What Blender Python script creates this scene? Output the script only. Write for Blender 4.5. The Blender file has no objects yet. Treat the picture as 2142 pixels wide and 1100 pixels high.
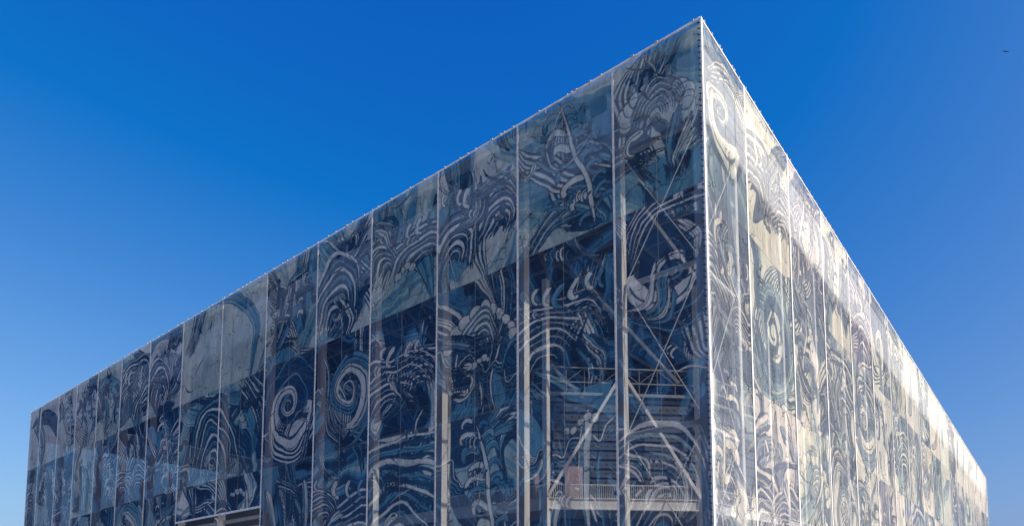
import bpy, math, random
import numpy as np
from mathutils import Vector, Matrix

random.seed(7)
rng = np.random.default_rng(11)
SC = bpy.context.scene
COL = SC.collection

# ------------------------------------------------------------------ camera, sky, sun, exposure
EYE = 1.6
A = 0.8824                                   # heading of the building's right side
CX, CY = 10.78, 36.0                         # the front corner of the building on the ground
TOP = 35.8
cam_d = bpy.data.cameras.new('camera')
cam_d.sensor_width = 36.0
cam_d.lens = 36.0 * 1419.8 / 2142.0
cam_d.shift_y = 617.8 / 2142.0
cam_d.clip_start = 0.1
cam_d.clip_end = 6000
cam = bpy.data.objects.new('camera', cam_d)
cam.location = (0, 0, EYE)
cam.rotation_euler = (math.radians(94.989), 0, 0)
COL.objects.link(cam)
SC.camera = cam

PHI = math.radians(7.0)
SUN_EL = math.radians(30.5)
R2 = Vector((math.cos(A), math.sin(A)))
L2 = Vector((-math.sin(A), math.cos(A)))
sh = R2 * math.sin(PHI) - L2 * math.cos(PHI)
sun_dir = Vector((sh.x * math.cos(SUN_EL), sh.y * math.cos(SUN_EL), math.sin(SUN_EL)))
world = bpy.data.worlds.new('World')
SC.world = world
world.use_nodes = True
wn = world.node_tree
wn.nodes.clear()
sky = wn.nodes.new('ShaderNodeTexSky')
sky.sky_type = 'NISHITA'
sky.sun_disc = False
sky.sun_elevation = SUN_EL
sky.sun_rotation = math.atan2(sun_dir.x, sun_dir.y)
sky.altitude = 0
sky.air_density = 1.0
sky.dust_density = 3.0
sky.ozone_density = 8.0
hs = wn.nodes.new('ShaderNodeVectorMath')          # the camera's deep blue rendering of the sky
hs.operation = 'MULTIPLY_ADD'
hs.inputs[1].default_value = (1.797, 1.228, 0.669)
hs.inputs[2].default_value = (-0.95, -0.36, 1.90)
hm = wn.nodes.new('ShaderNodeVectorMath'); hm.operation = 'MAXIMUM'
hm.inputs[1].default_value = (0.03, 0.3, 1.0)
bg = wn.nodes.new('ShaderNodeBackground')
bg.inputs['Strength'].default_value = 0.12
wo = wn.nodes.new('ShaderNodeOutputWorld')
wn.links.new(sky.outputs[0], hs.inputs[0])
wn.links.new(hs.outputs[0], hm.inputs[0])
wn.links.new(hm.outputs[0], bg.inputs[0])
wn.links.new(bg.outputs[0], wo.inputs[0])

sl = bpy.data.lights.new('sun', 'SUN')
sl.energy = 4.5
sl.angle = math.radians(0.5)
sl.color = (1.0, 0.95, 0.87)
so = bpy.data.objects.new('sun', sl)
so.rotation_euler = sun_dir.to_track_quat('Z', 'Y').to_euler()
COL.objects.link(so)

SC.view_settings.view_transform = 'Standard'
SC.view_settings.look = 'None'
SC.view_settings.exposure = 0.4
SC.view_settings.gamma = 1.0
SC.view_settings.use_curve_mapping = False
SC.render.engine = 'CYCLES'
SC.cycles.transparent_max_bounces = 24
SC.cycles.max_bounces = 8
SC.cycles.diffuse_bounces = 4

# ------------------------------------------------------------------ mesh helpers
class MB:
    def __init__(s):
        s.v = []; s.f = []
    def quad(s, a, b, c, d):
        n = len(s.v); s.v += [tuple(a), tuple(b), tuple(c), tuple(d)]; s.f.append((n, n+1, n+2, n+3))
    def box(s, x0, y0, z0, x1, y1, z1):
        n = len(s.v)
        s.v += [(x, y, z) for z in (z0, z1) for y in (y0, y1) for x in (x0, x1)]
        for q in ((0,2,3,1),(4,5,7,6),(0,1,5,4),(1,3,7,5),(3,2,6,7),(2,0,4,6)):
            s.f.append(tuple(n+i for i in q))
        return s
    def bar(s, a, b, w, h=None, up=(0,0,1)):
        """rectangular bar from a to b, w wide across, h high"""
        h = w if h is None else h
        a = Vector(a); b = Vector(b); d = (b-a).normalized(); up = Vector(up)
        if abs(d.dot(up)) > 0.98: up = Vector((1,0,0))
        sx = d.cross(up).normalized(); sy = sx.cross(d).normalized()
        n = len(s.v)
        for p in (a, b):
            for i, j in ((-1,-1),(1,-1),(1,1),(-1,1)):
                s.v.append(tuple(p + sx*i*w/2 + sy*j*h/2))
        for q in ((0,1,2,3),(7,6,5,4),(0,4,5,1),(1,5,6,2),(2,6,7,3),(3,7,4,0)):
            s.f.append(tuple(n+i for i in q))
        return s
    def tube(s, a, b, r, k=10, r2=None):
        r2 = r if r2 is None else r2
        a = Vector(a); b = Vector(b); d = (b-a).normalized(); up = Vector((0,0,1))
        if abs(d.dot(up)) > 0.98: up = Vector((1,0,0))
        sx = d.cross(up).normalized(); sy = sx.cross(d).normalized()
        n = len(s.v)
        for p, rr in ((a, r), (b, r2)):
            for i in range(k):
                t = 2*math.pi*i/k
                s.v.append(tuple(p + sx*math.cos(t)*rr + sy*math.sin(t)*rr))
        for i in range(k):
            j = (i+1) % k
            s.f.append((n+i, n+j, n+k+j, n+k+i))
        s.f.append(tuple(n+i for i in range(k))[::-1]); s.f.append(tuple(n+k+i for i in range(k)))
        return s
    def ibeam(s, a, b, w, h, t=0.04):
        a = Vector(a); b = Vector(b); z = Vector((0,0,1))
        s.bar(a + z*(h/2-t/2), b + z*(h/2-t/2), w, t)
        s.bar(a - z*(h/2-t/2), b - z*(h/2-t/2), w, t)
        s.bar(a, b, t*0.8, h-2*t)
        return s
    def mesh(s, name, mat=None, smooth=False):
        m = bpy.data.meshes.new(name)
        m.from_pydata(s.v, [], s.f)
        m.validate(); m.update()
        if smooth: m.shade_smooth()
        if mat: m.materials.append(mat)
        return m
    def build(s, name, mat, parent=None, smooth=False, kind=None, label=None):
        return link(name, s.mesh(name, mat, smooth), parent, kind, label)

def link(name, data, parent=None, kind=None, label=None, loc=None, scale=None):
    o = bpy.data.objects.new(name, data)
    COL.objects.link(o)
    if parent: o.parent = parent
    if kind: o['kind'] = kind
    if label: o['label'] = label
    if loc: o.location = loc
    if scale: o.scale = scale
    return o

def tag(o, label=None, cat=None, group=None, kind=None):
    if label: o['label'] = label
    if cat: o['category'] = cat
    if group: o['group'] = group
    if kind: o['kind'] = kind
    return o

def w_of(x, y, z=0.0):
    """building coordinates (x along the right side, y along the left side) to world"""
    return Vector((CX + R2.x*x + L2.x*y, CY + R2.y*x + L2.y*y, z))

# ------------------------------------------------------------------ materials
def mat_new(name):
    m = bpy.data.materials.new(name); m.use_nodes = True
    nt = m.node_tree; nt.nodes.clear()
    return m, nt, nt.nodes, nt.links

def solid(name, col, rough=0.5, metal=0.0, var=0.12, scale=1.5, dirt=0.25, streak=False, bump=0.0):
    m, nt, N, K = mat_new(name)
    out = N.new('ShaderNodeOutputMaterial'); b = N.new('ShaderNodeBsdfPrincipled')
    b.inputs['Roughness'].default_value = rough; b.inputs['Metallic'].default_value = metal
    tc = N.new('ShaderNodeTexCoord'); mp = N.new('ShaderNodeMapping')
    mp.inputs['Scale'].default_value = (1, 1, 0.15) if streak else (1, 1, 1)
    K.new(tc.outputs['Object'], mp.inputs['Vector'])
    n1 = N.new('ShaderNodeTexNoise'); n1.inputs['Scale'].default_value = scale; n1.inputs['Detail'].default_value = 8
    K.new(mp.outputs[0], n1.inputs['Vector'])
    r = N.new('ShaderNodeMapRange'); r.inputs[1].default_value = 0.3; r.inputs[2].default_value = 0.7
    r.inputs[3].default_value = 1.0 - dirt; r.inputs[4].default_value = 1.0 + var
    K.new(n1.outputs[0], r.inputs[0])
    mx = N.new('ShaderNodeVectorMath'); mx.operation = 'SCALE'; mx.inputs[0].default_value = col[:3]
    K.new(r.outputs[0], mx.inputs['Scale'])
    K.new(mx.outputs[0], b.inputs['Base Color'])
    if bump:
        bp = N.new('ShaderNodeBump'); bp.inputs['Strength'].default_value = bump
        K.new(n1.outputs[0], bp.inputs['Height']); K.new(bp.outputs[0], b.inputs['Normal'])
    K.new(b.outputs[0], out.inputs[0])
    return m

STEEL = solid('white_painted_steel', (0.84, 0.83, 0.78), 0.45, dirt=0.15, var=0.05, streak=True)
GREY = solid('grey_painted_steel', (0.30, 0.32, 0.32), 0.5, dirt=0.2)
CLAD = solid('white_cladding', (0.86, 0.86, 0.84), 0.4, dirt=0.12, var=0.04, scale=0.6, streak=True)
TRIM = solid('beige_trim', (0.46, 0.42, 0.38), 0.6)
TIER = solid('dark_grey_panel', (0.10, 0.115, 0.13), 0.55)
DARK = solid('dark_void', (0.02, 0.022, 0.026), 0.7)
CONC = solid('concrete', (0.30, 0.29, 0.28), 0.85, scale=0.5, bump=0.2)
GROUND = solid('plaza_concrete', (0.33, 0.32, 0.30), 0.9, scale=0.08, bump=0.1)
ROOF = solid('roof_deck', (0.10, 0.11, 0.13), 0.7)
DOORM = solid('salmon_board', (0.48, 0.34, 0.31), 0.6)
ROPE = solid('white_keder', (0.72, 0.73, 0.73), 0.5, dirt=0.35, scale=3.0)
CLIP = solid('black_lacing', (0.03, 0.03, 0.035), 0.6)
FEATHER = solid('dark_feathers', (0.03, 0.03, 0.035), 0.8)

# ------------------------------------------------------------------ the print: painted in numpy, brush stroke by brush stroke
RAMP = np.array([(.010,.042,.11),(.022,.115,.27),(.07,.27,.47),(.18,.41,.52),(.46,.57,.61),(.77,.80,.80)], np.float32)
RAMPX = np.array([0, .2, .42, .58, .78, 1.0])
def ramp(t):
    t = np.clip(t, 0, 1)
    return np.stack([np.interp(t, RAMPX, RAMP[:, i]) for i in range(3)], -1).astype(np.float32)
TAB = rng.random(4096)
def n1(x, seed=0):
    x = np.asarray(x) + seed*37.13
    i = np.floor(x).astype(int); f = x - i; f = f*f*(3-2*f)
    return TAB[i % 4096]*(1-f) + TAB[(i+1) % 4096]*f
def n2(x, y, seed=0):
    x = x + seed*17.3; y = y + seed*5.7
    i = np.floor(x).astype(int); j = np.floor(y).astype(int); f = x-i; g = y-j
    f = f*f*(3-2*f); g = g*g*(3-2*g)
    h = lambda a, b: TAB[(a*157 + b*911 + seed*77) % 4096]
    return (h(i,j)*(1-f)+h(i+1,j)*f)*(1-g) + (h(i,j+1)*(1-f)+h(i+1,j+1)*f)*g

class Canvas:
    def __init__(s, W, H, ppm):
        s.W, s.H, s.p = W, H, ppm
        s.w, s.h = int(W*ppm), int(H*ppm)
        s.a = np.zeros((s.h, s.w, 3), np.float32); s.a[:] = RAMP[5]
        s.clip = (0, 0, W, H); s.sd = 0
    def set(s, x, y, col):
        ok = (x >= s.clip[0]) & (x < s.clip[2]) & (y >= s.clip[1]) & (y < s.clip[3])
        ix = np.clip((x[ok]*s.p).astype(int), 0, s.w-1); iy = np.clip((y[ok]*s.p).astype(int), 0, s.h-1)
        s.a[iy, ix] = col[ok]
    def grid(s):
        x0, y0, x1, y1 = [int(v*s.p) for v in s.clip]
        x1 = min(x1, s.w); y1 = min(y1, s.h)
        Y, X = np.mgrid[y0:y1, x0:x1]
        return (x0, y0, x1, y1), (X+.5)/s.p, (Y+.5)/s.p
    def flow(s, cx, cy, lo, hi, f=1.3, contrast=1.0, sx=1.0):
        """ground of concentric brushed strokes about a centre"""
        s.sd += 1
        (x0, y0, x1, y1), X, Y = s.grid()
        wx = n2(X*.35, Y*.35, s.sd)*2.2 + n2(X*1.1, Y*1.1, s.sd+3)*.5
        wy = n2(X*.35, Y*.35, s.sd+1)*2.2 + n2(X*1.1, Y*1.1, s.sd+5)*.5
        r = np.hypot((X+wx-cx-1.2)*sx, Y+wy-cy-1.2)
        th = np.arctan2(Y-cy, X-cx)
        t = n1(r*f, s.sd) + .35*(n1(r*f*4.1, s.sd+2)-.5) + .22*(n1(r*f*13, s.sd+4)-.5) + .25*(n2(X*.5, Y*.5, s.sd+9)-.5)
        t = .5 + (t-.5)*1.5*contrast
        t = np.clip(t, 0, 1)
        q = np.clip((t-.30)/.12, 0, 1)*.35 + np.clip((t-.52)/.08, 0, 1)*.35 + np.clip((t-.74)/.08, 0, 1)*.3
        q = q*.8 + t*.2
        s.a[y0:y1, x0:x1] = ramp(lo + (hi-lo)*q)
    def plain(s, t, amp=.1):
        s.sd += 1
        (x0, y0, x1, y1), X, Y = s.grid()
        q = t + amp*(n2(X*.6, Y*.25, s.sd)-.5)*2 + amp*.5*(n2(X*5, Y*.6, s.sd+1)-.5)
        s.a[y0:y1, x0:x1] = ramp(q)
    def ribbon(s, P, wd, style, ol=.05):
        """P (n,2) polyline in metres, wd (n,) half widths, ol outline in metres"""
        s.sd += 1
        P = np.asarray(P, float); wd = np.asarray(wd, float)
        d = np.r_[0, np.cumsum(np.hypot(*np.diff(P, axis=0).T))]
        Ln = d[-1]; wm = wd.max()
        if Ln < .05: return
        N = int(Ln*s.p*1.5)+2 + int(wm*s.p*1.2); M = int(wm*2*s.p*1.5)+3
        u = np.linspace(0, Ln, N)
        px = np.interp(u, d, P[:, 0]); py = np.interp(u, d, P[:, 1]); w = np.interp(u, d, wd)
        tx = np.gradient(px); ty = np.gradient(py); l = np.hypot(tx, ty)+1e-9; tx /= l; ty /= l
        v = np.linspace(-1, 1, M)
        U = u[:, None]; V = v[None, :]; Wd = w[:, None]
        x = px[:, None] - ty[:, None]*Wd*V; y = py[:, None] + tx[:, None]*Wd*V
        k = 3.0 + 7*wm
        st = n1((V*k + .25*np.sin(U*.8+s.sd)), s.sd)-.5
        st2 = n1(V*k*3.3 + U*.13, s.sd+5)-.5
        br = n1(U*1.3 + V*2, s.sd+8)-.5
        if style == 'pale':
            t = .97 - .30*np.clip(V, 0, 1)**2 + .16*st*(V > -.4) + .08*br
        elif style == 'mid':
            t = .46 + .38*st + .18*st2 + .1*br + .12*(V < -.5)
        elif style == 'dark':
            t = .14 + .34*np.clip(st, -.1, 1) + .18*st2 + .06*br
        elif style == 'comb':
            kk = max(2, round(wm*5.5))
            c = np.sin(math.pi*(V*kk) + .9*np.sin(U*.7+s.sd) + s.sd)
            t = .52 + .42*np.clip(c*2.6, -1, 1) + .25*st2 + .12*br
        else:                                    # 'ink'
            t = .06 + .06*st + 0*U
        ow = np.clip(ol/np.maximum(Wd, 1e-3), 0, .9)
        if style != 'ink':
            t = np.where(np.abs(V) > 1-ow, .05 + .1*st, t)
            e = np.minimum(U, Ln-U)
            t = np.where((e < ol) & (Wd > ol), .06, t)
        t, x, y = np.broadcast_arrays(t, x, y)
        s.set(x.ravel(), y.ravel(), ramp(t.ravel()))
    def disc(s, cx, cy, r, t, ol=.06, asp=1.0):
        s.sd += 1
        n = int(r*2*s.p*1.6)+3
        g = np.linspace(-1, 1, n); X, Y = np.meshgrid(g, g); rr = np.hypot(X, Y)
        m = rr <= 1
        c = t + .16*(n2(X*3, Y*3, s.sd)-.5) - .3*np.clip(X*.5-Y*.6, 0, 1)
        c = np.where(rr > 1-ol/r, .05, c)
        s.set((cx+X*r*asp)[m], (cy+Y*r)[m], ramp(c[m]))

def prof(n, a=.12, b=.3, lo=.12):
    u = np.linspace(0, 1, n)
    return np.clip(np.minimum((u/a)**.6, ((1-u)/b)**.7), lo, 1)
def arc(cx, cy, rx, ry, a0, a1, n=60, wob=0.0, rnd=0):
    t = np.linspace(a0, a1, n)
    k = 1 + wob*(n1(t*2.3, rnd)-.5)
    return np.c_[cx+np.cos(t)*rx*k, cy+np.sin(t)*ry*k]
def volute(c, cx, cy, R, turns, dr, a0, k=.34, style='pale', asp=1.0, ol=.055, back=None):
    n = 160; u = np.linspace(0, 1, n)
    r = R*np.exp(-2.3*u) ; t = a0 + dr*2*math.pi*turns*u
    P = np.c_[cx+np.cos(t)*r*asp, cy+np.sin(t)*r]
    w = k*r*(1 - .25*u)*np.clip(u/.06, .15, 1)**.5
    w = np.maximum(w, .035)
    if back:
        for q in (1.55, 1.3):
            P2 = np.c_[cx+np.cos(t[:90])*r[:90]*q*asp, cy+np.sin(t[:90])*r[:90]*q]
            c.ribbon(P2, w[:90]*.9*prof(90, .15, .25), back, ol)
    c.ribbon(P, w, style, ol)
    m = int(n*.9)
    Q = np.c_[cx+np.cos(t[4:m])*r[4:m]*1.06*asp, cy+np.sin(t[4:m])*r[4:m]*1.06]
    if style == 'pale': c.ribbon(Q, np.maximum(w[4:m]*.09, .025), 'dark' if R > 1.5 else 'ink', .01)
def fan(c, cx, cy, r0, r1, a0, a1, n, dx=0.0, dy=0.0, styles=('pale', 'dark'), sx=1.0):
    n = int(n*2.3); dx *= .45; dy *= .45
    gr = random.choice([-1, 1])*random.uniform(.04, .22); sx *= random.uniform(.8, 1.25)
    amp = random.uniform(.05, .16); ph = random.uniform(0, 6)
    st = (r1-r0)/n
    for i in range(n, 0, -1):
        r = r0 + st*i - st*.5
        b0 = a0 + random.uniform(-.12, .12); b1 = a1 + random.uniform(-.25, .25)
        t = np.linspace(b0, b1, 90)
        k = (1 + gr*(t-a0)) * (1 + amp*np.sin(t*2.3+ph) + .03*np.sin(t*6+i*.4))
        P = np.c_[cx+dx*i+np.cos(t)*r*sx*k, cy+dy*i+np.sin(t)*r*k]
        c.ribbon(P, st*random.uniform(.4, .72)*prof(90, .3, .45, .06), styles[i % len(styles)], .03)
def frond(c, x0, y0, x1, y1, n, ln, side=1, style='pale'):
    d = math.atan2(y1-y0, x1-x0)
    for i in range(n):
        u = i/(n-1 if n > 1 else 1); l = ln*(.55+.6*math.sin(math.pi*(.15+.8*u)))*random.uniform(.85, 1.15)
        bx = x0+(x1-x0)*u; by = y0+(y1-y0)*u
        t = np.linspace(0, 1, 40)
        an = d + side*(.5 + 1.5*t + 1.6*t**3)
        px = bx + np.cumsum(np.cos(an))*l/40; py = by + np.cumsum(np.sin(an))*l/40
        w = l*.13*np.clip(t/.15, .3, 1)*(1-.35*t)
        c.ribbon(np.c_[px, py], w*1.0, style if i % 3 else 'mid', .05)
def foam(c, x0, y0, x1, y1, amp, w, layers=3):
    n = 160; u = np.linspace(0, 1, n); L = math.hypot(x1-x0, y1-y0)
    nx, ny = -(y1-y0)/L, (x1-x0)/L
    k = L/(amp*5.5); ph = random.uniform(0, 6)
    o = amp*(np.sin(u*2*math.pi*k+ph) + .35*np.sin(u*2*math.pi*k*2.3+ph*2))
    for j in range(layers, -1, -1):
        off = o - j*w*1.15
        P = np.c_[x0+(x1-x0)*u+nx*off, y0+(y1-y0)*u+ny*off]
        c.ribbon(P, np.full(n, w*(.8 if j else .7))*(.8+.4*n1(u*9, j)), 'pale' if j == 0 else ('dark' if j % 2 else 'mid'), .05)
def hatch(c, cx, cy, W, H, n, ang=0.0, cross=False):
    for s_ in range(2 if cross else 1):
        a = ang + s_*1.5
        for i in range(n):
            o = (i/(n-1)-.5)*W + random.uniform(-.05, .05)
            t = np.linspace(-.5, .5, 24)*H*random.uniform(.75, 1.1)
            bend = .25*np.sin(t/H*3+ang*3)*H*.4
            x = cx + math.cos(a)*o - math.sin(a)*t + bend*math.cos(a); y = cy + math.sin(a)*o + math.cos(a)*t + bend*math.sin(a)
            c.ribbon(np.c_[x, y], .055*prof(24, .3, .5)*random.uniform(.6, 1.6), 'ink', .01)
def lobes(c, P, r, t=.95):
    for i, (x, y) in enumerate(P):
        c.disc(x, y, r*random.uniform(.75, 1.2), t, .06)
def sweep(c, x0, y0, x1, y1, bow, w, style='comb'):
    u = np.linspace(0, 1, 90); L = math.hypot(x1-x0, y1-y0)
    nx, ny = -(y1-y0)/L, (x1-x0)/L
    o = bow*np.sin(math.pi*u) + .12*bow*np.sin(2.7*math.pi*u)
    c.ribbon(np.c_[x0+(x1-x0)*u+nx*o, y0+(y1-y0)*u+ny*o], w*prof(90, .25, .35, .1), style, .06)

def blades(c, x0, y0, x1, y1, bow, n, sp0, sp1, styles=('pale', 'mid', 'dark')):
    """a bundle of long tapering strokes that spread like wet hair"""
    L = math.hypot(x1-x0, y1-y0); nx, ny = -(y1-y0)/L, (x1-x0)/L
    order = list(range(n)); random.shuffle(order)
    u = np.linspace(0, 1, 70)
    for i in order:
        o = i/(n-1)-.5; b_ = bow*(1+.5*o) + random.uniform(-.12, .12)
        e = random.uniform(.75, 1.0); s0 = random.uniform(0, .15)
        uu = s0 + (e-s0)*u
        off = o*(sp0*(1-uu) + sp1*uu**1.3) + b_*np.sin(math.pi*uu) + .3*bow*np.sin(2*math.pi*uu)*(.5+o)
        hook = random.uniform(-.5, .9)*np.sign(bow if bow else 1)*np.clip(uu-.75, 0, 1)**2*8
        w = (sp1/n)*random.uniform(.35, .85)*prof(70, .45, .12, .1)
        c.ribbon(np.c_[x0+(x1-x0)*uu+nx*(off-hook), y0+(y1-y0)*uu+ny*(off-hook)], np.clip(w, .025, .3), random.choice(styles), .028)

GROUND_LIFT = 0.0
def compose(c, x0, y0, x1, y1, tone, hero):
    """one big painted tile: a ground, sweeping strokes, one hero motif, small marks"""
    c.clip = (x0, y0, x1, y1)
    W, H = x1-x0, y1-y0; U = random.uniform
    if tone == 'light':
        c.plain(.94, .06)
    elif tone == 'grey':
        c.plain(.80, .10)
    elif tone == 'veil':  # paler print stands in for light on the cladding behind the mesh
        c.flow(x0+U(-.2, 1.2)*W, y0+U(-.3, 1.0)*H, .45, .90, .8)
    elif tone == 'dark':
        c.flow(x0+U(-.2, 1.2)*W, y0+U(-.3, 1.0)*H, .0, .46, 1.1)
    elif tone == 'deep':
        c.flow(x0+U(-.4, 1.4)*W, y0+U(-.5, .2)*H, .0, .30, .8)
    elif tone == 'mid':
        c.flow(x0+U(0, 1)*W, y0+U(-.3, .8)*H, .12+GROUND_LIFT, .74+GROUND_LIFT, 1.0)
    else:
        c.flow(x0+U(-.2, 1.2)*W, y0+U(0, 1)*H, .04+GROUND_LIFT*1.1, 1.0, .9 if not GROUND_LIFT else .62)
    lightbg = tone in ('light', 'grey')
    for i in range(random.randint(1, 3) if not lightbg else 1):
        sweep(c, x0+U(-.2, .5)*W, y0+U(-.1, .3)*H, x0+U(.4, 1.2)*W, y0+U(.6, 1.1)*H, U(-.35, .35)*W, U(.5, 1.3), random.choice(['comb', 'comb', 'dark', 'mid']))
    for i in range(0 if hero == 'blank' and GROUND_LIFT else 2 if hero == 'blank' else ((random.randint(3, 5) if GROUND_LIFT else 2) if lightbg else random.randint(4, 6))):
        px, py = x0+U(-.1, 1.1)*W, y0+U(-.1, .9)*H; a_ = U(.6, 2.6) if random.random() < .7 else U(0, 6.28); l = U(5, 10)
        blades(c, px, py, px+math.cos(a_)*l, py+math.sin(a_)*l, U(.5, 1.8)*random.choice([-1, 1]), random.randint(13, 24) if not GROUND_LIFT else random.randint(8, 13), U(.5, 1.8), U(2.6, 5.2),
               ('mid', 'dark', 'pale', 'mid') if lightbg else random.choice([('pale', 'mid', 'dark', 'dark'), ('mid', 'mid', 'dark', 'pale'), ('dark', 'mid', 'dark')]))
    if random.random() < .55 and hero != 'blank':
        foam(c, x0-.5, y0+U(.2, .9)*H, x1+.5, y0+U(.2, .9)*H, U(.3, .6), U(.07, .15), random.randint(4, 7))
    cx, cy = x0+U(.35, .65)*W, y0+U(.38, .62)*H
    dr = random.choice([-1, 1]); a0 = U(0, 6.28); R = min(W, H)*U(.34, .44)
    if hero == 'scroll':
        c.disc(cx, cy, R*1.28, .16 if not lightbg else .22, .08)
        fan(c, cx, cy, R*.15, R*1.25, a0+1, a0+7, 6, styles=('dark', 'mid', 'dark', 'dark'))
        fan(c, cx, cy, R*1.15, R*1.9, a0, a0+U(2.2, 3.6), random.randint(4, 6))
        volute(c, cx, cy, R, U(1.5, 2.0), dr, a0, .36, 'pale')
    elif hero == 'spiral':
        fan(c, cx, cy, R*.9, R*1.7, a0, a0+4.2, random.randint(4, 7), styles=('dark', 'comb', 'pale'))
        volute(c, cx, cy, R, U(1.8, 2.5), dr, a0, .26, 'pale' if not lightbg else 'dark', back='mid')
    elif hero == 'wave':
        for k in range(2):
            fan(c, x0+(.2+.55*k)*W, y0+U(.1, .4)*H, .5, R*1.5, U(-.2, .4), U(2.4, 3.2), random.randint(5, 8), dx=U(-.12, .12), dy=-.05, styles=('pale', 'dark', 'comb', 'dark'))
        frond(c, x0+.1*W, y0+.72*H, x0+.9*W, y0+.78*H, random.randint(5, 8), 1.9, -1)
    elif hero == 'arches':
        fan(c, cx, y0+U(-.1, .1)*H, .6, H*.82, .1, 3.05, random.randint(7, 11), styles=('pale', 'dark', 'mid', 'dark'), sx=U(.55, .8))
        volute(c, cx, y0+.22*H, 1.3, 1.5, dr, a0, .36)
    elif hero == 'leaf':
        frond(c, x0+.2*W, y0+.1*H, x0+.55*W, y0+.95*H, random.randint(8, 11), 2.3, -1, 'pale')
        frond(c, x0+.2*W, y0+.1*H, x0+.55*W, y0+.95*H, random.randint(8, 11), 2.0, 1, 'dark' if lightbg else 'mid')
        sweep(c, x0+.2*W, y0, x0+.55*W, y1, .3, .22, 'pale')
    elif hero == 'fingers':
        for i in range(random.randint(5, 7)):
            xx = x0+W*(.05+.15*i)
            t = np.linspace(0, 1, 60)
            P = np.c_[xx + .8*np.sin(t*2.2+i*.3)*dr, y0+H*(.05+(.55+.25*math.sin(i*1.7))*t)]
            c.ribbon(P, .42*prof(60, .5, .08, .15), 'pale' if i % 2 else 'dark', .06)
            c.ribbon(P+[.18, -.1], .12*prof(60, .4, .2), 'mid', .02)
    elif hero == 'acanthus':
        for k in range(3):
            px = x0+W*(.2+.3*k); py = y0+H*U(.1, .5)
            sweep(c, px, py, px+U(-1, 1), py+H*.45, U(-1, 1), .3, 'dark')
            volute(c, px+U(-.5, .5), py+H*.42, U(.8, 1.3), 1.3, dr, U(0, 6), .38, 'dark' if lightbg else 'pale')
            frond(c, px, py, px+U(-.6, .6), py+H*.35, 4, 1.2, dr, 'dark' if lightbg else 'pale')
    elif hero == 'cloud':
        t = np.linspace(.1, 3.2, 11)
        lobes(c, np.c_[cx+np.cos(t)*R, cy+np.sin(t)*R*.8], .55, .95)
        fan(c, cx, cy, .3, R*.9, 0, 3.2, 5, styles=('pale', 'mid'))
        volute(c, cx+R*.5, cy-R*.8, R*.5, 1.6, -dr, a0, .36)
    if hero != 'blank':
        for i in range(2):                          # a last thin bundle laid over the hero motif
            px, py = x0+U(0, 1)*W, y0+U(-.1, .6)*H; a_ = U(.4, 2.8); l = U(3, 6)
            blades(c, px, py, px+math.cos(a_)*l, py+math.sin(a_)*l, U(.6, 1.6)*random.choice([-1, 1]), random.randint(8, 13), U(.2, .6), U(1.0, 2.2), ('mid', 'pale', 'dark') if not lightbg else ('mid', 'mid', 'dark', 'pale'))
        for i in range(random.randint(1, 3)):
            k = random.random(); px, py = x0+U(.1, .9)*W, y0+U(.08, .92)*H
            if k < .35: hatch(c, px, py, U(1, 2.4), U(1.0, 2.2), random.randint(5, 10), U(0, 3), random.random() < .4)
            elif k < .6: volute(c, px, py, U(.5, 1.1), 1.4, random.choice([-1, 1]), U(0, 6), .4, random.choice(['pale', 'dark']))
            elif k < .66: lobes(c, [(px+.45*j, py+.25*math.sin(j*1.4)) for j in range(5)], .32, .9 if not lightbg else .3)
            else: frond(c, px, py, px+1.6, py+.4, 5, .9, random.choice([-1, 1]))
    for i in range(random.randint(3, 7)):          # loose dry-brush lines
        px, py = x0+U(0, 1)*W, y0+U(0, 1)*H; a = U(0, 6.28); l = U(1, 3.5)
        t = np.linspace(0, 1, 30)
        an = a + U(-1.4, 1.4)*t
        c.ribbon(np.c_[px+np.cumsum(np.cos(an))*l/30, py+np.cumsum(np.sin(an))*l/30], U(.03, .09)*prof(30, .3, .5), random.choice(['ink', 'ink', 'pale']), .005)
    # a hand does not draw circles: bend everything painted so far
    (a, b, cc, d), X, Y = c.grid(); c.sd += 4
    dx = (n2(X*.4, Y*.4, c.sd)-.5)*.8 + (n2(X*1.7, Y*1.7, c.sd+1)-.5)*.10
    dy = (n2(X*.4, Y*.4, c.sd+7)-.5)*.8 + (n2(X*1.7, Y*1.7, c.sd+8)-.5)*.10
    fx = np.clip((X+dx)*c.p-.5, a, cc-1.001); fy = np.clip((Y+dy)*c.p-.5, b, d-1.001)
    ix = fx.astype(int); iy = fy.astype(int); fx = (fx-ix)[..., None].astype(np.float32); fy = (fy-iy)[..., None].astype(np.float32)
    jx = np.minimum(ix+1, cc-1); jy = np.minimum(iy+1, d-1)
    T = (c.a[iy, ix]*(1-fx)+c.a[iy, jx]*fx)*(1-fy) + (c.a[jy, ix]*(1-fx)+c.a[jy, jx]*fx)*fy
    gr = 1 + .22*(n2(X*2.1 + Y*.3, Y*.7, c.sd+11)-.5) + .16*(n2(X*9, Y*2.2, c.sd+12)-.5)
    c.a[b:d, a:cc] = T*gr[..., None]
    # the sheet's edge and slight tint change from tile to tile
    (a, b, cc, d), X, Y = c.grid()
    tint = np.array([U(.93, 1.04), U(.97, 1.03), U(.97, 1.03)], np.float32)*U(.92, 1.05)
    c.a[b:d, a:cc] *= tint
    e = max(1, int(.05*c.p))
    c.a[b:b+e, a:cc] *= .55
    c.a[d-e:d, a:cc] = c.a[d-e:d, a:cc]*.5 + .22

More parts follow.
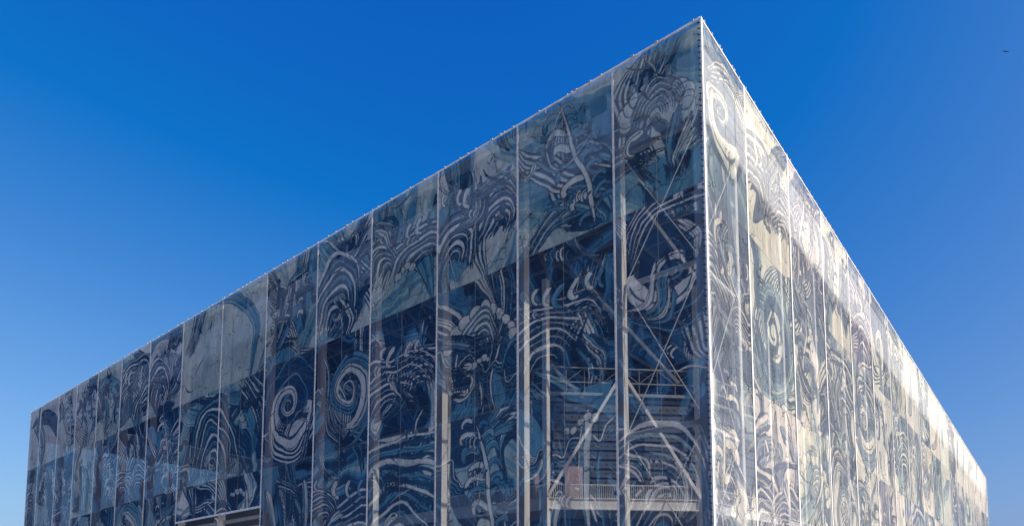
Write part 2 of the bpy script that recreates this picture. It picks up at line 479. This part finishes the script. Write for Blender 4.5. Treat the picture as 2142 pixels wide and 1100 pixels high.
def make_image(name, c):
    rgb = np.clip(c.a, 0, 1)
    rgb = (2*rgb + np.roll(rgb, 1, 1) + np.roll(rgb, 1, 0)) / 4.0
    s = np.where(rgb < .0031308, rgb*12.92, 1.055*np.power(np.maximum(rgb, 1e-6), 1/2.4)-.055)
    px = np.ones((c.h, c.w, 4), np.float32); px[..., :3] = s
    im = bpy.data.images.new(name, c.w, c.h, alpha=False, float_buffer=False)
    im.pixels.foreach_set(px.ravel()); im.update(); im.pack()
    return im

LJ = [0, 5.82, 13.45, 21.3, 29.2, 36.9, 45.4, 54.2, 63.3, 72.1, 80.8, 88.9, 97.0, 104.6, 113.0, 118.2]
RJ = [0, 6.5, 15.1, 23.7, 32.6, 41.4, 50.5, 59.9, 69.4, 78.6, 88.3, 97.6, 107.2, 116.8, 126.3, 136.2, 146.8, 157.4, 166.4]
BANDS = [0, 5.95, 15.95, 25.95, TOP]

def paint(J, ppm, plan):
    c = Canvas(J[-1], TOP, ppm)
    for b in range(4):
        i = 0
        for wdt, tone, hero in plan[b]:
            if i >= len(J)-1: break
            j = min(i+wdt, len(J)-1)
            zo = 0
            compose(c, J[i], BANDS[b], J[j], BANDS[b+1], tone, hero)
            i = j
        while i < len(J)-1:
            compose(c, J[i], BANDS[b], J[i+1], BANDS[b+1], random.choice(['light', 'grey', 'mid', 'bold']), random.choice(['scroll', 'spiral', 'wave', 'leaf', 'fingers', 'acanthus', 'cloud']))
            i += 1
    c.clip = (0, 0, J[-1], TOP)
    return c

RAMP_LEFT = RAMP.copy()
RAMP_RIGHT = np.array([(.14,.17,.235),(.18,.225,.31),(.25,.315,.385),(.34,.41,.45),(.50,.52,.50),(.69,.665,.61)], np.float32)  # same inks paled and greyed: glare of the sunlit side put in the colour
PLAN_L = [
    [(1,'dark','wave'),(1,'dark','arches'),(1,'mid','leaf'),(1,'bold','wave'),(1,'dark','spiral'),(2,'mid','scroll'),(2,'light','wave'),(3,'mid','wave'),(3,'mid','arches')],
    [(1,'dark','arches'),(1,'dark','fingers'),(1,'mid','leaf'),(1,'bold','arches'),(1,'mid','wave'),(1,'dark','fingers'),(2,'bold','fingers'),(1,'mid','leaf'),(1,'mid','spiral'),(1,'mid','wave'),(1,'mid','fingers'),(1,'bold','leaf'),(1,'mid','arches'),(1,'mid','wave')],
    [(1,'deep','scroll'),(1,'dark','wave'),(1,'dark','cloud'),(1,'bold','wave'),(1,'dark','spiral'),(1,'deep','scroll'),(2,'mid','arches'),(1,'dark','leaf'),(1,'deep','wave'),(1,'dark','leaf'),(1,'grey','fingers'),(1,'dark','acanthus'),(1,'mid','cloud'),(1,'deep','wave')],
    [(1,'veil','cloud'),(1,'veil','leaf'),(1,'veil','wave'),(1,'veil','wave'),(1,'veil','arches'),(1,'veil','acanthus'),(2,'grey','blank'),(1,'veil','arches'),(1,'veil','wave'),(1,'grey','acanthus'),(1,'grey','acanthus'),(1,'grey','leaf'),(2,'grey','blank')],
]
PLAN_R = [
    [(1,'bold','leaf'),(1,'mid','wave'),(1,'bold','scroll'),(1,'mid','wave'),(1,'light','arches')],
    [(1,'bold','leaf'),(1,'light','wave'),(1,'bold','cloud'),(1,'bold','spiral'),(1,'light','leaf'),(1,'bold','acanthus'),(1,'light','fingers'),(1,'bold','wave'),(1,'bold','acanthus'),(1,'light','fingers')],
    [(1,'bold','wave'),(1,'light','spiral'),(1,'bold','leaf'),(1,'mid','wave'),(1,'bold','spiral'),(1,'light','acanthus'),(1,'bold','wave'),(1,'mid','leaf'),(1,'light','cloud'),(1,'mid','fingers'),(1,'grey','blank'),(1,'bold','leaf')],
    [(1,'bold','scroll'),(1,'light','wave'),(1,'bold','leaf'),(1,'light','acanthus'),(1,'mid','wave'),(1,'bold','scroll'),(1,'bold','leaf'),(1,'light','blank'),(1,'bold','acanthus'),(1,'light','blank'),(1,'light','blank'),(1,'bold','leaf'),(1,'light','blank'),(1,'light','blank'),(1,'light','blank'),(1,'light','blank'),(1,'light','blank'),(1,'light','blank')],
]
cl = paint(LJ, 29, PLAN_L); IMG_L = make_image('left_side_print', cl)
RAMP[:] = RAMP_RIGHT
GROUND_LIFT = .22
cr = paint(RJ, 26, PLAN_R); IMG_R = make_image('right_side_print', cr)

def fabric_mat(name, img, OPEN):
    m, nt, N, K = mat_new(name)
    out = N.new('ShaderNodeOutputMaterial')
    uv = N.new('ShaderNodeUVMap'); uv.uv_map = 'UVMap'
    tx = N.new('ShaderNodeTexImage'); tx.image = img; tx.extension = 'EXTEND'
    K.new(uv.outputs[0], tx.inputs[0])
    tc = N.new('ShaderNodeTexCoord')
    # crackle of the painted glaze: voronoi cell borders, broken up by noise
    nz = N.new('ShaderNodeTexNoise'); nz.inputs['Scale'].default_value = 1.2; nz.inputs['Detail'].default_value = 3
    K.new(tc.outputs['Object'], nz.inputs['Vector'])
    va = N.new('ShaderNodeVectorMath'); va.operation = 'MULTIPLY_ADD'; va.inputs[1].default_value = (.9, .9, .9)
    K.new(nz.outputs['Color'], va.inputs[0]); K.new(tc.outputs['Object'], va.inputs[2])
    vo = N.new('ShaderNodeTexVoronoi'); vo.feature = 'DISTANCE_TO_EDGE'; vo.inputs['Scale'].default_value = 0.75
    K.new(va.outputs[0], vo.inputs['Vector'])
    cr1 = N.new('ShaderNodeMapRange'); cr1.inputs[1].default_value = .012; cr1.inputs[2].default_value = .028; cr1.inputs[3].default_value = 1; cr1.inputs[4].default_value = 0
    K.new(vo.outputs['Distance'], cr1.inputs[0])
    nm = N.new('ShaderNodeTexNoise'); nm.inputs['Scale'].default_value = .35
    K.new(tc.outputs['Object'], nm.inputs['Vector'])
    mr = N.new('ShaderNodeMapRange'); mr.inputs[1].default_value = .47; mr.inputs[2].default_value = .56; mr.inputs[3].default_value = 0; mr.inputs[4].default_value = .75
    K.new(nm.outputs[0], mr.inputs[0])
    mu = N.new('ShaderNodeMath'); mu.operation = 'MULTIPLY'; K.new(cr1.outputs[0], mu.inputs[0]); K.new(mr.outputs[0], mu.inputs[1])
    mc = N.new('ShaderNodeMix'); mc.data_type = 'RGBA'; mc.blend_type = 'MIX'
    K.new(mu.outputs[0], mc.inputs['Factor']); K.new(tx.outputs[0], mc.inputs[6]); mc.inputs[7].default_value = (.03, .05, .09, 1)
    # brush grain and dust
    mp = N.new('ShaderNodeMapping'); mp.inputs['Scale'].default_value = (1, 1, .3); K.new(tc.outputs['Object'], mp.inputs['Vector'])
    g = N.new('ShaderNodeTexNoise'); g.inputs['Scale'].default_value = 2.5; g.inputs['Detail'].default_value = 10; g.inputs['Roughness'].default_value = .65
    K.new(mp.outputs[0], g.inputs['Vector'])
    gr = N.new('ShaderNodeMapRange'); gr.inputs[1].default_value = .3; gr.inputs[2].default_value = .7; gr.inputs[3].default_value = .78; gr.inputs[4].default_value = 1.15
    K.new(g.outputs[0], gr.inputs[0])
    sc = N.new('ShaderNodeVectorMath'); sc.operation = 'SCALE'; K.new(mc.outputs[2], sc.inputs[0]); K.new(gr.outputs[0], sc.inputs['Scale'])
    bp = N.new('ShaderNodeBump'); bp.inputs['Strength'].default_value = .6; bp.inputs['Distance'].default_value = .35
    wm = N.new('ShaderNodeMapping'); wm.inputs['Scale'].default_value = (.9, .9, .22); wm.inputs['Rotation'].default_value = (.25, .2, 0); K.new(tc.outputs['Object'], wm.inputs['Vector'])
    wr = N.new('ShaderNodeTexNoise'); wr.inputs['Scale'].default_value = .9; wr.inputs['Detail'].default_value = 4; wr.inputs['Distortion'].default_value = .6
    K.new(wm.outputs[0], wr.inputs['Vector'])
    K.new(wr.outputs[0], bp.inputs['Height'])
    df = N.new('ShaderNodeBsdfDiffuse'); K.new(sc.outputs[0], df.inputs[0]); K.new(bp.outputs[0], df.inputs['Normal'])
    tl = N.new('ShaderNodeBsdfTranslucent'); K.new(sc.outputs[0], tl.inputs[0])
    m1 = N.new('ShaderNodeMixShader'); m1.inputs[0].default_value = .35; K.new(df.outputs[0], m1.inputs[1]); K.new(tl.outputs[0], m1.inputs[2])
    tr = N.new('ShaderNodeBsdfTransparent')
    # a woven mesh closes up as it is looked or shone through at a slant
    ge = N.new('ShaderNodeNewGeometry'); dt = N.new('ShaderNodeVectorMath'); dt.operation = 'DOT_PRODUCT'
    K.new(ge.outputs['Incoming'], dt.inputs[0]); K.new(ge.outputs['True Normal'], dt.inputs[1])
    ab = N.new('ShaderNodeMath'); ab.operation = 'ABSOLUTE'; K.new(dt.outputs['Value'], ab.inputs[0])
    fc = N.new('ShaderNodeFloatCurve'); K.new(ab.outputs[0], fc.inputs['Value'])
    cv = fc.mapping.curves[0]; cv.points[0].location = (0, .30); cv.points[1].location = (1, 1); cv.points.new(.38, .70); cv.points.new(.8, .94)
    fc.mapping.update()
    om = N.new('ShaderNodeMath'); om.operation = 'MULTIPLY'; om.inputs[1].default_value = OPEN; K.new(fc.outputs[0], om.inputs[0])
    m2 = N.new('ShaderNodeMixShader'); K.new(om.outputs[0], m2.inputs[0])
    K.new(m1.outputs[0], m2.inputs[1]); K.new(tr.outputs[0], m2.inputs[2]); K.new(m2.outputs[0], out.inputs[0])
    return m
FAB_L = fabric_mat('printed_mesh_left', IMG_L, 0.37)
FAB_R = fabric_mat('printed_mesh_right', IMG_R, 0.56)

# ------------------------------------------------------------------ ground
g = MB(); S = 3000
g.quad((-S,-S,0),(S,-S,0),(S,S,0),(-S,S,0))
g.build('ground', GROUND, kind='structure')

# ------------------------------------------------------------------ the arena
arena = link('sports_arena', None)
arena.location = (CX, CY, 0); arena.rotation_euler = (0, 0, A)
tag(arena, 'huge box shaped arena of white steel frame and cladding behind printed mesh', 'building')

XE, YE = RJ[-1], LJ[-1]
# roof deck
MB().box(1.1, .7, 35.15, XE-1, YE-1, 35.55).build('roof', ROOF, arena)
# top rail that carries the banners
MB().tube((.06, .06, TOP+.02), (.06, YE, TOP+.02), .085).build('top_rail', STEEL, arena)
MB().tube((.06, .06, TOP+.02), (XE, .06, TOP+.02), .085).build('top_rail', STEEL, arena)
MB().box(.20, .20, 35.62, 1.30, YE-.2, 35.66).build('top_flashing', CLAD, arena)
MB().box(1.30, .20, 35.60, XE-.2, 1.20, 35.64).build('top_flashing', CLAD, arena)
# clamps on the top rail
for J, ax in ((LJ, 1), (RJ, 0)):
    b = MB(); n = 0.4
    while n < J[-1]:
        w = random.uniform(.08, .2)
        if ax: b.box(-.07, n, TOP+.03, .05, n+w, TOP+.115)
        else: b.box(n, -.07, TOP+.03, n+w, .05, TOP+.115)
        n += random.choice([.8, 1.1, 1.6, 2.3, .35])
    b.build('rail_clamps', GREY, arena, kind='stuff')

# columns, an H section in plan: two flanges and a web
def h_col(x, y, z1, s=.5, turn=False, sx=None):
    b = MB(); t = .05
    if turn:
        b.box(x-s/2, y-s/2, 0, x-s/2+t, y+s/2, z1); b.box(x+s/2-t, y-s/2, 0, x+s/2, y+s/2, z1); b.box(x-s/2+t, y-t/2, 0, x+s/2-t, y+t/2, z1)
    else:
        f = (sx or s)/2
        b.box(x-f, y-s/2, 0, x+f, y-s/2+t, z1); b.box(x-f, y+s/2-t, 0, x+f, y+s/2, z1); b.box(x-t/2, y-s/2+t, 0, x+t/2, y+s/2-t, z1)
    return b
for s in LJ[1:]:
    h_col(.72, s+.05, 35.1, .52, sx=.58).build('column', STEEL, arena)
for s in RJ[1:]:
    h_col(s+.1, .95, 35.1, .5).build('column', STEEL, arena)
MB().box(.10, .10, 0, .68, .68, 35.1).build('corner_column', STEEL, arena)

# white cladding band under the roof: four courses of panels, a vent slot, a top course
unit = MB().box(0, 0, 0, 1, 1, 1).mesh('cladding_panel', CLAD)
CB, CT = 31.0, 34.35
ch = (CT-CB)/4
for k in range(len(LJ)-1):
    y0 = max(LJ[k], .95) + (.0 if k == 0 else .012); y1 = LJ[k+1]-.012
    for r in range(4):
        link('cladding_panel', unit, arena, loc=(1.15 + .012*(r % 2), y0, CB+r*ch+.03), scale=(.06, y1-y0, ch-.06))
    link('cladding_panel', unit, arena, loc=(1.15, y0, 35.37), scale=(.06, y1-y0, .22))
    n = 3
    for q in range(n+1):
        w = 1.1 if q in (0, n) else .35
        yc = y0 + (y1-y0)*q/n - w*(q/n)
        link('vent_post', unit, arena, loc=(1.165, yc, CT), scale=(.05, w, 1.02))
for k in range(len(RJ)-1):
    x0 = max(RJ[k], .72) + .012; x1 = RJ[k+1]-.012
    for r in range(7):
        h = (35.55-CB)/7
        link('cladding_panel', unit, arena, loc=(x0, .55 + .012*(r % 2), CB+r*h+.02), scale=(x1-x0, .06, h-.04))
# sheet behind the cladding joints and the trim at its foot
MB().box(1.30, .95, CB+.05, 1.34, YE-1, CT-.05).build('backing_sheet', DARK, arena)
MB().box(1.25, .72, CB+.05, XE-1, .76, 35.5).build('backing_sheet', GREY, arena)
MB().box(1.06, .62, CB-.30, 1.44, YE-1, CB-.03).build('bottom_trim', TRIM, arena)
MB().box(1.44, .50, CB-.30, XE-1, .84, CB-.03).build('bottom_trim', TRIM, arena)
# diagonal stays from the cladding head up to the rail (seen through the mesh in each bay)
for k in range(len(LJ)-1):
    MB().bar((.55, LJ[k+1]-.4, 34.9), (.75, LJ[k]+ (LJ[k+1]-LJ[k])*.25, 30.2), .12, .22).build('stay', STEEL, arena)

# bracing bay beside the corner: horizontal tubes and crossed rods, on both faces
tiers = [4.2, 12.55, 21.9, 30.4]
for z in tiers[:3]:
    MB().tube((.85, .68, z), (.85, LJ[1]-.2, z), .17, 14).build('strut', STEEL, arena, smooth=False)
    MB().tube((.68, .95, z), (RJ[1]-.15, .95, z), .15, 14).build('strut', STEEL, arena)
for i in range(3):
    a, b_ = tiers[i]+.15, tiers[i+1]-.15
    MB().tube((.80, .7, a), (.80, LJ[1]-.2, b_), .035, 6).build('cross_rod', STEEL, arena)
    MB().tube((.90, .7, b_), (.90, LJ[1]-.2, a), .035, 6).build('cross_rod', STEEL, arena)
    MB().tube((.7, .90, a), (RJ[1]-.2, .90, b_), .035, 6).build('cross_rod', STEEL, arena)
    MB().tube((.7, 1.0, b_), (RJ[1]-.2, 1.0, a), .035, 6).build('cross_rod', STEEL, arena)
# horizontal girts on the facades further along
for k in range(9, len(LJ)-1):
    for z in (12.6, 9.0):
        MB().bar((1.0, LJ[k]+.3, z), (1.0, LJ[k+1]-.25, z), .12, .25).build('girt', GREY, arena)

# the seating bowl standing inside: its outline bends round the corner
BOWL = [(3.4, 118.2-12), (3.4, 23.5), (4.2, 14.2), (12.2, 6.1), (22.0, 4.2), (30.0, 3.9), (XE-12, 3.9)]
def off_poly(P, d):
    out = []
    for i, p in enumerate(P):
        p = Vector(p)
        a = (p - Vector(P[i-1])).normalized() if i > 0 else None
        b = (Vector(P[i+1]) - p).normalized() if i < len(P)-1 else None
        a = a or b; b = b or a
        na = Vector((-a.y, a.x)); nb = Vector((-b.y, b.x))
        m = (na+nb).normalized(); out.append(tuple(p + m*d/max(.3, m.dot(na))))
    return out
IN = off_poly(BOWL, 1.6)
IN2 = off_poly(BOWL, 7.0)
def ring(b, P, Q, z0, z1):
    for i in range(len(P)-1):
        p0, p1, q0, q1 = P[i], P[i+1], Q[i], Q[i+1]
        b.quad((*p0, z1), (*p1, z1), (*q1, z1), (*q0, z1)); b.quad((*p0, z0), (*q0, z0), (*q1, z0), (*p1, z0))
        b.quad((*p0, z0), (*p1, z0), (*p1, z1), (*p0, z1)); b.quad((*q0, z1), (*q1, z1), (*q1, z0), (*q0, z0))
    return b
ring(MB(), off_poly(BOWL, .12), off_poly(BOWL, 9), 9.78, 10.12).build('concourse_slab', CONC, arena)
for i in range(len(BOWL)-1):
    p, q = BOWL[i], BOWL[i+1]
    MB().ibeam((*p, 9.80), (*q, 9.80), .34, .84, .07).build('edge_beam', STEEL, arena)
    L = math.hypot(q[0]-p[0], q[1]-p[1])
    n = max(1, round(L/8.2))
    for k in range(n + (1 if i == len(BOWL)-2 else 0)):
        t = k/n; x = p[0]+(q[0]-p[0])*t; y = p[1]+(q[1]-p[1])*t
        if i in (2,) or L < 14 or k < 5:
            MB().box(x-.2, y-.2, 0, x+.2, y+.2, 26.5 if L < 14 else 20.2).build('bowl_column', STEEL, arena)
        # stiffener plates under the top flange
    # railing: top rail, and its fine pickets as one joined part
    if i in (1, 2, 3, 4):
        MB().bar((*p, 11.22), (*q, 11.22), .06).build('handrail', STEEL, arena)
        b = MB(); m = int(min(L, 26)/.14)
        d = Vector((q[0]-p[0], q[1]-p[1]))/L
        o = L-m*.14 if i == 0 else 0
        for k in range(m):
            x, y = p[0]+d.x*(k*.14+.1), p[1]+d.y*(k*.14+.1)
            b.box(x-.018, y-.018, 10.24, x+.018, y+.018, 11.18)
        b.build('railing_pickets', STEEL, arena, kind='stuff')
# seating tier cladding: stepped courses of dark panels with round holes
for i in range(1, 5):
    holes = MB()
    p = Vector(IN[i]); q = Vector(IN[i+1]); L = (q-p).length; d = (q-p)/L; nrm = Vector((-d.y, d.x))
    n = max(1, min(6, round(L/3.6)))
    Ls = L if i != 4 else 20
    for r in range(9):
        z0 = 11.4+.66*r; off = -.16*r
        for k in range(n):
            a = p + d*(Ls*k/n+.03) - nrm*(-off); e = p + d*(Ls*(k+1)/n-.03) - nrm*(-off)
            b = MB()
            up = Vector((0, 0, 1))
            P0 = Vector((a.x, a.y, z0)); P1 = Vector((e.x, e.y, z0)); dn = Vector((nrm.x, nrm.y, 0))
            b.bar(P0+up*.31, P1+up*.31, .08, .58)
            b.build('tier_panel', TIER, arena)
        s_ = .3
        while s_ < Ls-.3:
            a = p + d*s_ - nrm*(-off); c_ = Vector((a.x, a.y, z0+.3)) - Vector((nrm.x, nrm.y, 0))*.05
            t = Vector((d.x, d.y, 0)); r_ = .085
            ring_ = [c_ + t*math.cos(k*math.pi/3)*r_ + Vector((0, 0, math.sin(k*math.pi/3)*r_)) for k in range(6)]
            n0 = len(holes.v); holes.v += [tuple(x) for x in ring_]; holes.f.append(tuple(range(n0, n0+6)))
            s_ += .55
    holes.build('panel_holes', DARK, arena, kind='stuff')
ring(MB(), off_poly(BOWL, 2.0), off_poly(BOWL, 2.2), 10.1, 17.6).build('bowl_wall', TIER, arena)
ring(MB(), off_poly(BOWL, .9), off_poly(BOWL, 9.0), 17.65, 17.9).build('upper_deck', CONC, arena)
ring(MB(), IN2, off_poly(BOWL, 7.3), 0, 9.7).build('ground_floor_wall', TIER, arena)
# catwalk truss along the top of the bowl
for i in (1, 2, 3):
    p = Vector(off_poly(BOWL, .5)[i]); q = Vector(off_poly(BOWL, .5)[i+1]); L = (q-p).length; d = (q-p)/L
    c = link('catwalk', None, arena)
    pt = lambda t, z: (p.x+d.x*t, p.y+d.y*t, z)
    for z, w in ((20.1, .10), (19.0, .09), (18.1, .22)):
        MB().bar(pt(0, z), pt(L, z), w).build('chord', GREY, c)
    n = max(3, round(L/1.35)); s_ = L/n
    for k in range(n+1):
        MB().bar(pt(k*s_, 18.1), pt(k*s_, 20.1), .06).build('upright', GREY, c)
        if k < n:
            MB().bar(pt(k*s_, 19.0 if k % 2 else 20.1), pt((k+1)*s_, 20.1 if k % 2 else 19.0), .045).build('diagonal', GREY, c)
# big lit braces on the chamfer bay
p = Vector(BOWL[2]); q = Vector(BOWL[3]); mid = (p+q)/2
MB().bar((p.x-.05, p.y-.15, 10.3), (mid.x, mid.y, 19.6), .30, .22).build('brace', STEEL, arena)
MB().bar((q.x-.1, q.y-.1, 10.3), (mid.x, mid.y, 19.6), .30, .22).build('brace', STEEL, arena)
# boards standing on the concourse
for t, w, h in ((.13, 1.35, 2.6), (-.08, .5, 2.0)):
    d = (q-p).normalized(); a = p + d*((q-p).length*t) + Vector((-d.y, d.x))*.9; b_ = a + d*w
    MB().bar((a.x, a.y, 10.14+h/2), (b_.x, b_.y, 10.14+h/2), .08, h).build('board', DOORM, arena)

# roof trusses running inwards from every column of the left side
for s in LJ[1:9]:
    t = link('roof_truss', None, arena)
    x0, x1 = 1.5, 62.0
    MB().bar((x0, s, 30.3), (x1, s, 30.3), .24, .26).build('chord', GREY, t)
    MB().bar((x0, s, 34.9), (x1, s, 34.9), .24, .26).build('chord', GREY, t)
    n = 11; dx = (x1-x0)/n
    for k in range(n):
        za, zb = (30.4, 34.8) if k % 2 else (34.8, 30.4)
        MB().bar((x0+k*dx, s, za), (x0+(k+1)*dx, s, zb), .16).build('diagonal', GREY, t)
for x in (8.5, 17.5, 27.0, 38.0, 50.0):
    MB().bar((x, 1.2, 30.1), (x, 72, 30.1), .18, .2).build('tie_beam', GREY, arena)
for x in range(3, 66, 5):
    MB().bar((x+.5, 1.4, 35.0), (x+.5, 90, 35.0), .12, .2).build('purlin', GREY, arena)
# raking legs under the trusses
RAKE = solid('dimmed_grey_steel', (0.17, 0.18, 0.18), 0.6)  # grey darkened so the sunlit legs look dim; shade put in the colour
for k in range(1, 6):
    y = LJ[k]
    MB().bar((2.0, y+.6, 29.9), (9.5, LJ[k-1]+.5, 18.3), .20, .24).build('raking_leg', RAKE, arena)
    MB().bar((2.0, y, 30.1), (13.5, y+5.5, 23.8), .16, .2).build('raking_leg', RAKE, arena)
    MB().bar((2.2, y-.4, 24.0), (14.5, LJ[k+1], 21.5), .14, .18).build('raking_leg', RAKE, arena)

# ------------------------------------------------------------------ banners
def banner(side, k, z0, label):
    J = LJ if side == 'L' else RJ
    s0, s1 = J[k], J[k+1]; g_ = .075
    root = link('printed_banner', None)
    root.location = w_of(0, s0, z0) if side == 'L' else w_of(s0, 0, z0)
    root.rotation_euler = (0, 0, A)
    tag(root, label, 'banner', 'printed mesh banners hung round the arena')
    W, H = s1-s0, TOP-z0
    nu, nv = 10, 30
    seed = random.uniform(0, 50)
    V, F, UVs = [], [], []
    for j in range(nv+1):
        for i in range(nu+1):
            u, v = i/nu, j/nv
            s_ = g_ + (W-2*g_)*u; z = H*v
            e = math.sin(math.pi*u)*min(1, 4*v*(1-v)+.1)
            d = e*(.13 + .08*math.sin(v*9+seed) + .02*math.sin(v*23+u*5+seed)) + .02*math.sin(u*13+seed)*(v**3)
            V.append((d, s_, z) if side == 'L' else (s_, d, z))
            UVs.append(((s0+s_)/J[-1], (z0+z)/TOP))
    for j in range(nv):
        for i in range(nu):
            a = j*(nu+1)+i
            F.append((a, a+1, a+nu+2, a+nu+1) if side == 'R' else (a, a+nu+1, a+nu+2, a+1))
    m = bpy.data.meshes.new('fabric'); m.from_pydata(V, [], F); m.update(); m.shade_smooth()
    ul = m.uv_layers.new(name='UVMap')
    li = np.zeros(len(m.loops), np.int32); m.loops.foreach_get('vertex_index', li)
    ul.data.foreach_set('uv', np.array(UVs, np.float32)[li].ravel())
    m.materials.append(FAB_L if side == 'L' else FAB_R)
    link('fabric', m, root)
    def P(s_, z, d=-.02): return (d, s_, z) if side == 'L' else (s_, d, z)
    for s_ in (.035, W-.035):
        MB().bar(P(s_, 0, -.02 if side == 'L' else -.05), P(s_, H, -.02 if side == 'L' else -.05), .046, .05 if side == 'L' else .07, up=(1, 0, 0)).build('edge_rope', ROPE if side == 'L' else CLAD, root)  # right ropes whiter than left: the sun on them put in the colour
    MB().bar(P(.09, H-.05), P(W-.09, H-.05), .05, .09).build('hem', ROPE, root)
    for t in ((.5,) if (k < (9 if side == 'L' else 4)) else ()):
        MB().bar(P(W*t, .1, -.015), P(W*t, H-.12, -.015), .015, .010, up=(1, 0, 0)).build('weld_seam', GREY, root)
    if z0 > 1:
        MB().bar(P(.05, -.06), P(W-.05, -.06), .14, .2).build('bottom_hem', ROPE, root)
    return root

hero_words = {'scroll': 'a pale scroll', 'spiral': 'a spiral', 'wave': 'crested waves', 'arches': 'nested arches', 'leaf': 'curled leaves',
              'fingers': 'finger like strokes', 'acanthus': 'small curls', 'cloud': 'scalloped cloud', 'blank': 'mostly bare pale cloth'}
ORD = ['first', 'second', 'third', 'fourth', 'fifth', 'sixth', 'seventh', 'eighth', 'ninth', 'tenth', 'eleventh', 'twelfth', 'thirteenth', 'fourteenth', 'fifteenth', 'sixteenth', 'seventeenth', 'eighteenth']
def hero_of(plan, band, k):
    i = 0
    for w, t, h in plan[band]:
        if i <= k < i+w: return t, h
        i += w
    return None
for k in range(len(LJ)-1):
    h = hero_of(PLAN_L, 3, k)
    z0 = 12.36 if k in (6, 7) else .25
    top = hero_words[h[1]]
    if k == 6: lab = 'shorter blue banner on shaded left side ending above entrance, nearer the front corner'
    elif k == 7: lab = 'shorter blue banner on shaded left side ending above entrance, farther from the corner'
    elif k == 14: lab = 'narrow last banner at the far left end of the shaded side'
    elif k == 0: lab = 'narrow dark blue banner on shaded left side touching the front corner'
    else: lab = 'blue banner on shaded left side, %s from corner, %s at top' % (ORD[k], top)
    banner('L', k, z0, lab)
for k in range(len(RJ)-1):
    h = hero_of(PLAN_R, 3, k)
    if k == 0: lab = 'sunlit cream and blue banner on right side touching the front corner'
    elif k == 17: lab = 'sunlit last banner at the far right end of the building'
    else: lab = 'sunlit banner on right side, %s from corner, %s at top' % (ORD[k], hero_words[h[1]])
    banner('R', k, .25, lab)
# the screens of the two far sides, seen only through the near ones
def screen(pts, mat):
    m = bpy.data.meshes.new('rear_screen'); m.from_pydata(pts, [], [(0, 1, 2, 3)]); m.update()
    ul = m.uv_layers.new(name='UVMap')
    for i, c_ in enumerate(((0, 0), (1, 0), (1, 1), (0, 1))): ul.data[i].uv = c_
    m.materials.append(mat); link('rear_screen', m, arena)
screen([(0, YE, .3), (XE, YE, .3), (XE, YE, TOP), (0, YE, TOP)], FAB_R)
screen([(XE, 0, .3), (XE, YE, .3), (XE, YE, TOP), (XE, 0, TOP)], FAB_L)
MB().box(1.2, YE-1.0, CB, XE-1, YE-.94, 35.1).build('cladding_sheet', CLAD, arena)
MB().box(XE-1, 1, CB, XE-.94, YE-1, 35.1).build('cladding_sheet', CLAD, arena)
# corner lacing: white strip with dark cord turns
MB().bar((-.03, -.03, .2), (-.03, -.03, TOP), .07, .07).build('corner_cord', ROPE, arena)
b = MB(); z = .5
while z < TOP-.1:
    b.bar((-.075, .02, z), (-.075, .16, z+.09), .02, .06)
    z += .36
b.build('lacing_turns', CLIP, arena, kind='stuff')
# lacing turns at each joint of the left side
for k in range(1, 9):
    b = MB(); z = .5
    while z < TOP-.1:
        b.box(-.07, LJ[k]-.05, z, -.048, LJ[k]+.05, z+.10); z += .30
    b.build('joint_lacing', ROPE, arena, kind='stuff')
# floodlights fixed to the frame
def lamp(x, y, z):
    o = link('floodlight', None, arena)
    MB().box(x-.28, y-.3, z-.12, x+.1, y+.3, z+.12).build('housing', DARK, o)
    MB().tube((x-.34, y, z+.02), (x-.28, y, z+.02), .14, 12).build('lens', STEEL, o)
lamp(.9, 17.5, 9.1); lamp(1.0, 6.2, 9.15); lamp(1.2, 23.0, 25.0)
# bracket and beams at the entrance under the short banners
MB().bar((.1, 54.3, 12.1), (.85, 54.25, 10.9), .14).build('bracket', STEEL, arena)
for z in (11.6, 10.6):
    MB().ibeam((.85, 45.7, z), (.85, 63.0, z), .3, .35, .05).build('entrance_beam', GREY, arena)

# ------------------------------------------------------------------ far mast and the bird
mast = link('lamp_mast', None); mast.location = (-128, 176, 0)
tag(mast, 'thin white pole rising beyond the far left end of the arena', 'mast')
MB().tube((0, 0, 0), (0, 0, 13.2), .24, 12, .16).build('pole', STEEL, mast)
MB().box(-.5, -.3, 13.2, .5, .3, 13.5).build('lamp_head', GREY, mast)

def pix(u, v, dist):
    th = math.radians(4.989); x = (u-1071)/1419.8; w = (1167.8-v)/1419.8
    d = Vector((x, math.cos(th)-w*math.sin(th), math.sin(th)+w*math.cos(th)))
    return Vector((0, 0, EYE)) + d*dist
b = MB()
sec = [(-.30, .01, .0), (-.2, .05, .0), (0, .085, .01), (.16, .07, .02), (.24, .045, .03), (.30, .04, .035), (.36, .008, .03)]
for i in range(len(sec)-1):
    b.tube((sec[i][0], 0, sec[i][2]), (sec[i+1][0], 0, sec[i+1][2]), sec[i][1], 8, sec[i+1][1])
for s_ in (-1, 1):
    pts = [(.14, .06*s_, .03), (.10, .40*s_, .20), (-.04, .75*s_, .10), (-.10, .72*s_, .09), (-.08, .38*s_, .17), (-.14, .06*s_, .03)]
    n = len(b.v)
    b.v += pts + [(x, y, z-.015) for x, y, z in pts]
    b.f += [tuple(range(n, n+6)), tuple(range(n+11, n+5, -1))]
    for i in range(6): b.f.append((n+i, n+(i+1) % 6, n+6+(i+1) % 6, n+6+i))
b.quad((-.26, -.03, .0), (-.26, .03, .0), (-.46, .09, .0), (-.46, -.09, .0))
bird = b.build('bird', FEATHER)
bird.location = pix(2103, 109, 95); bird.rotation_euler = (math.radians(20), math.radians(-15), math.radians(75)); bird.scale = (.62, .62, .62)
tag(bird, 'tiny dark bird gliding in the blue sky at upper right', 'bird')
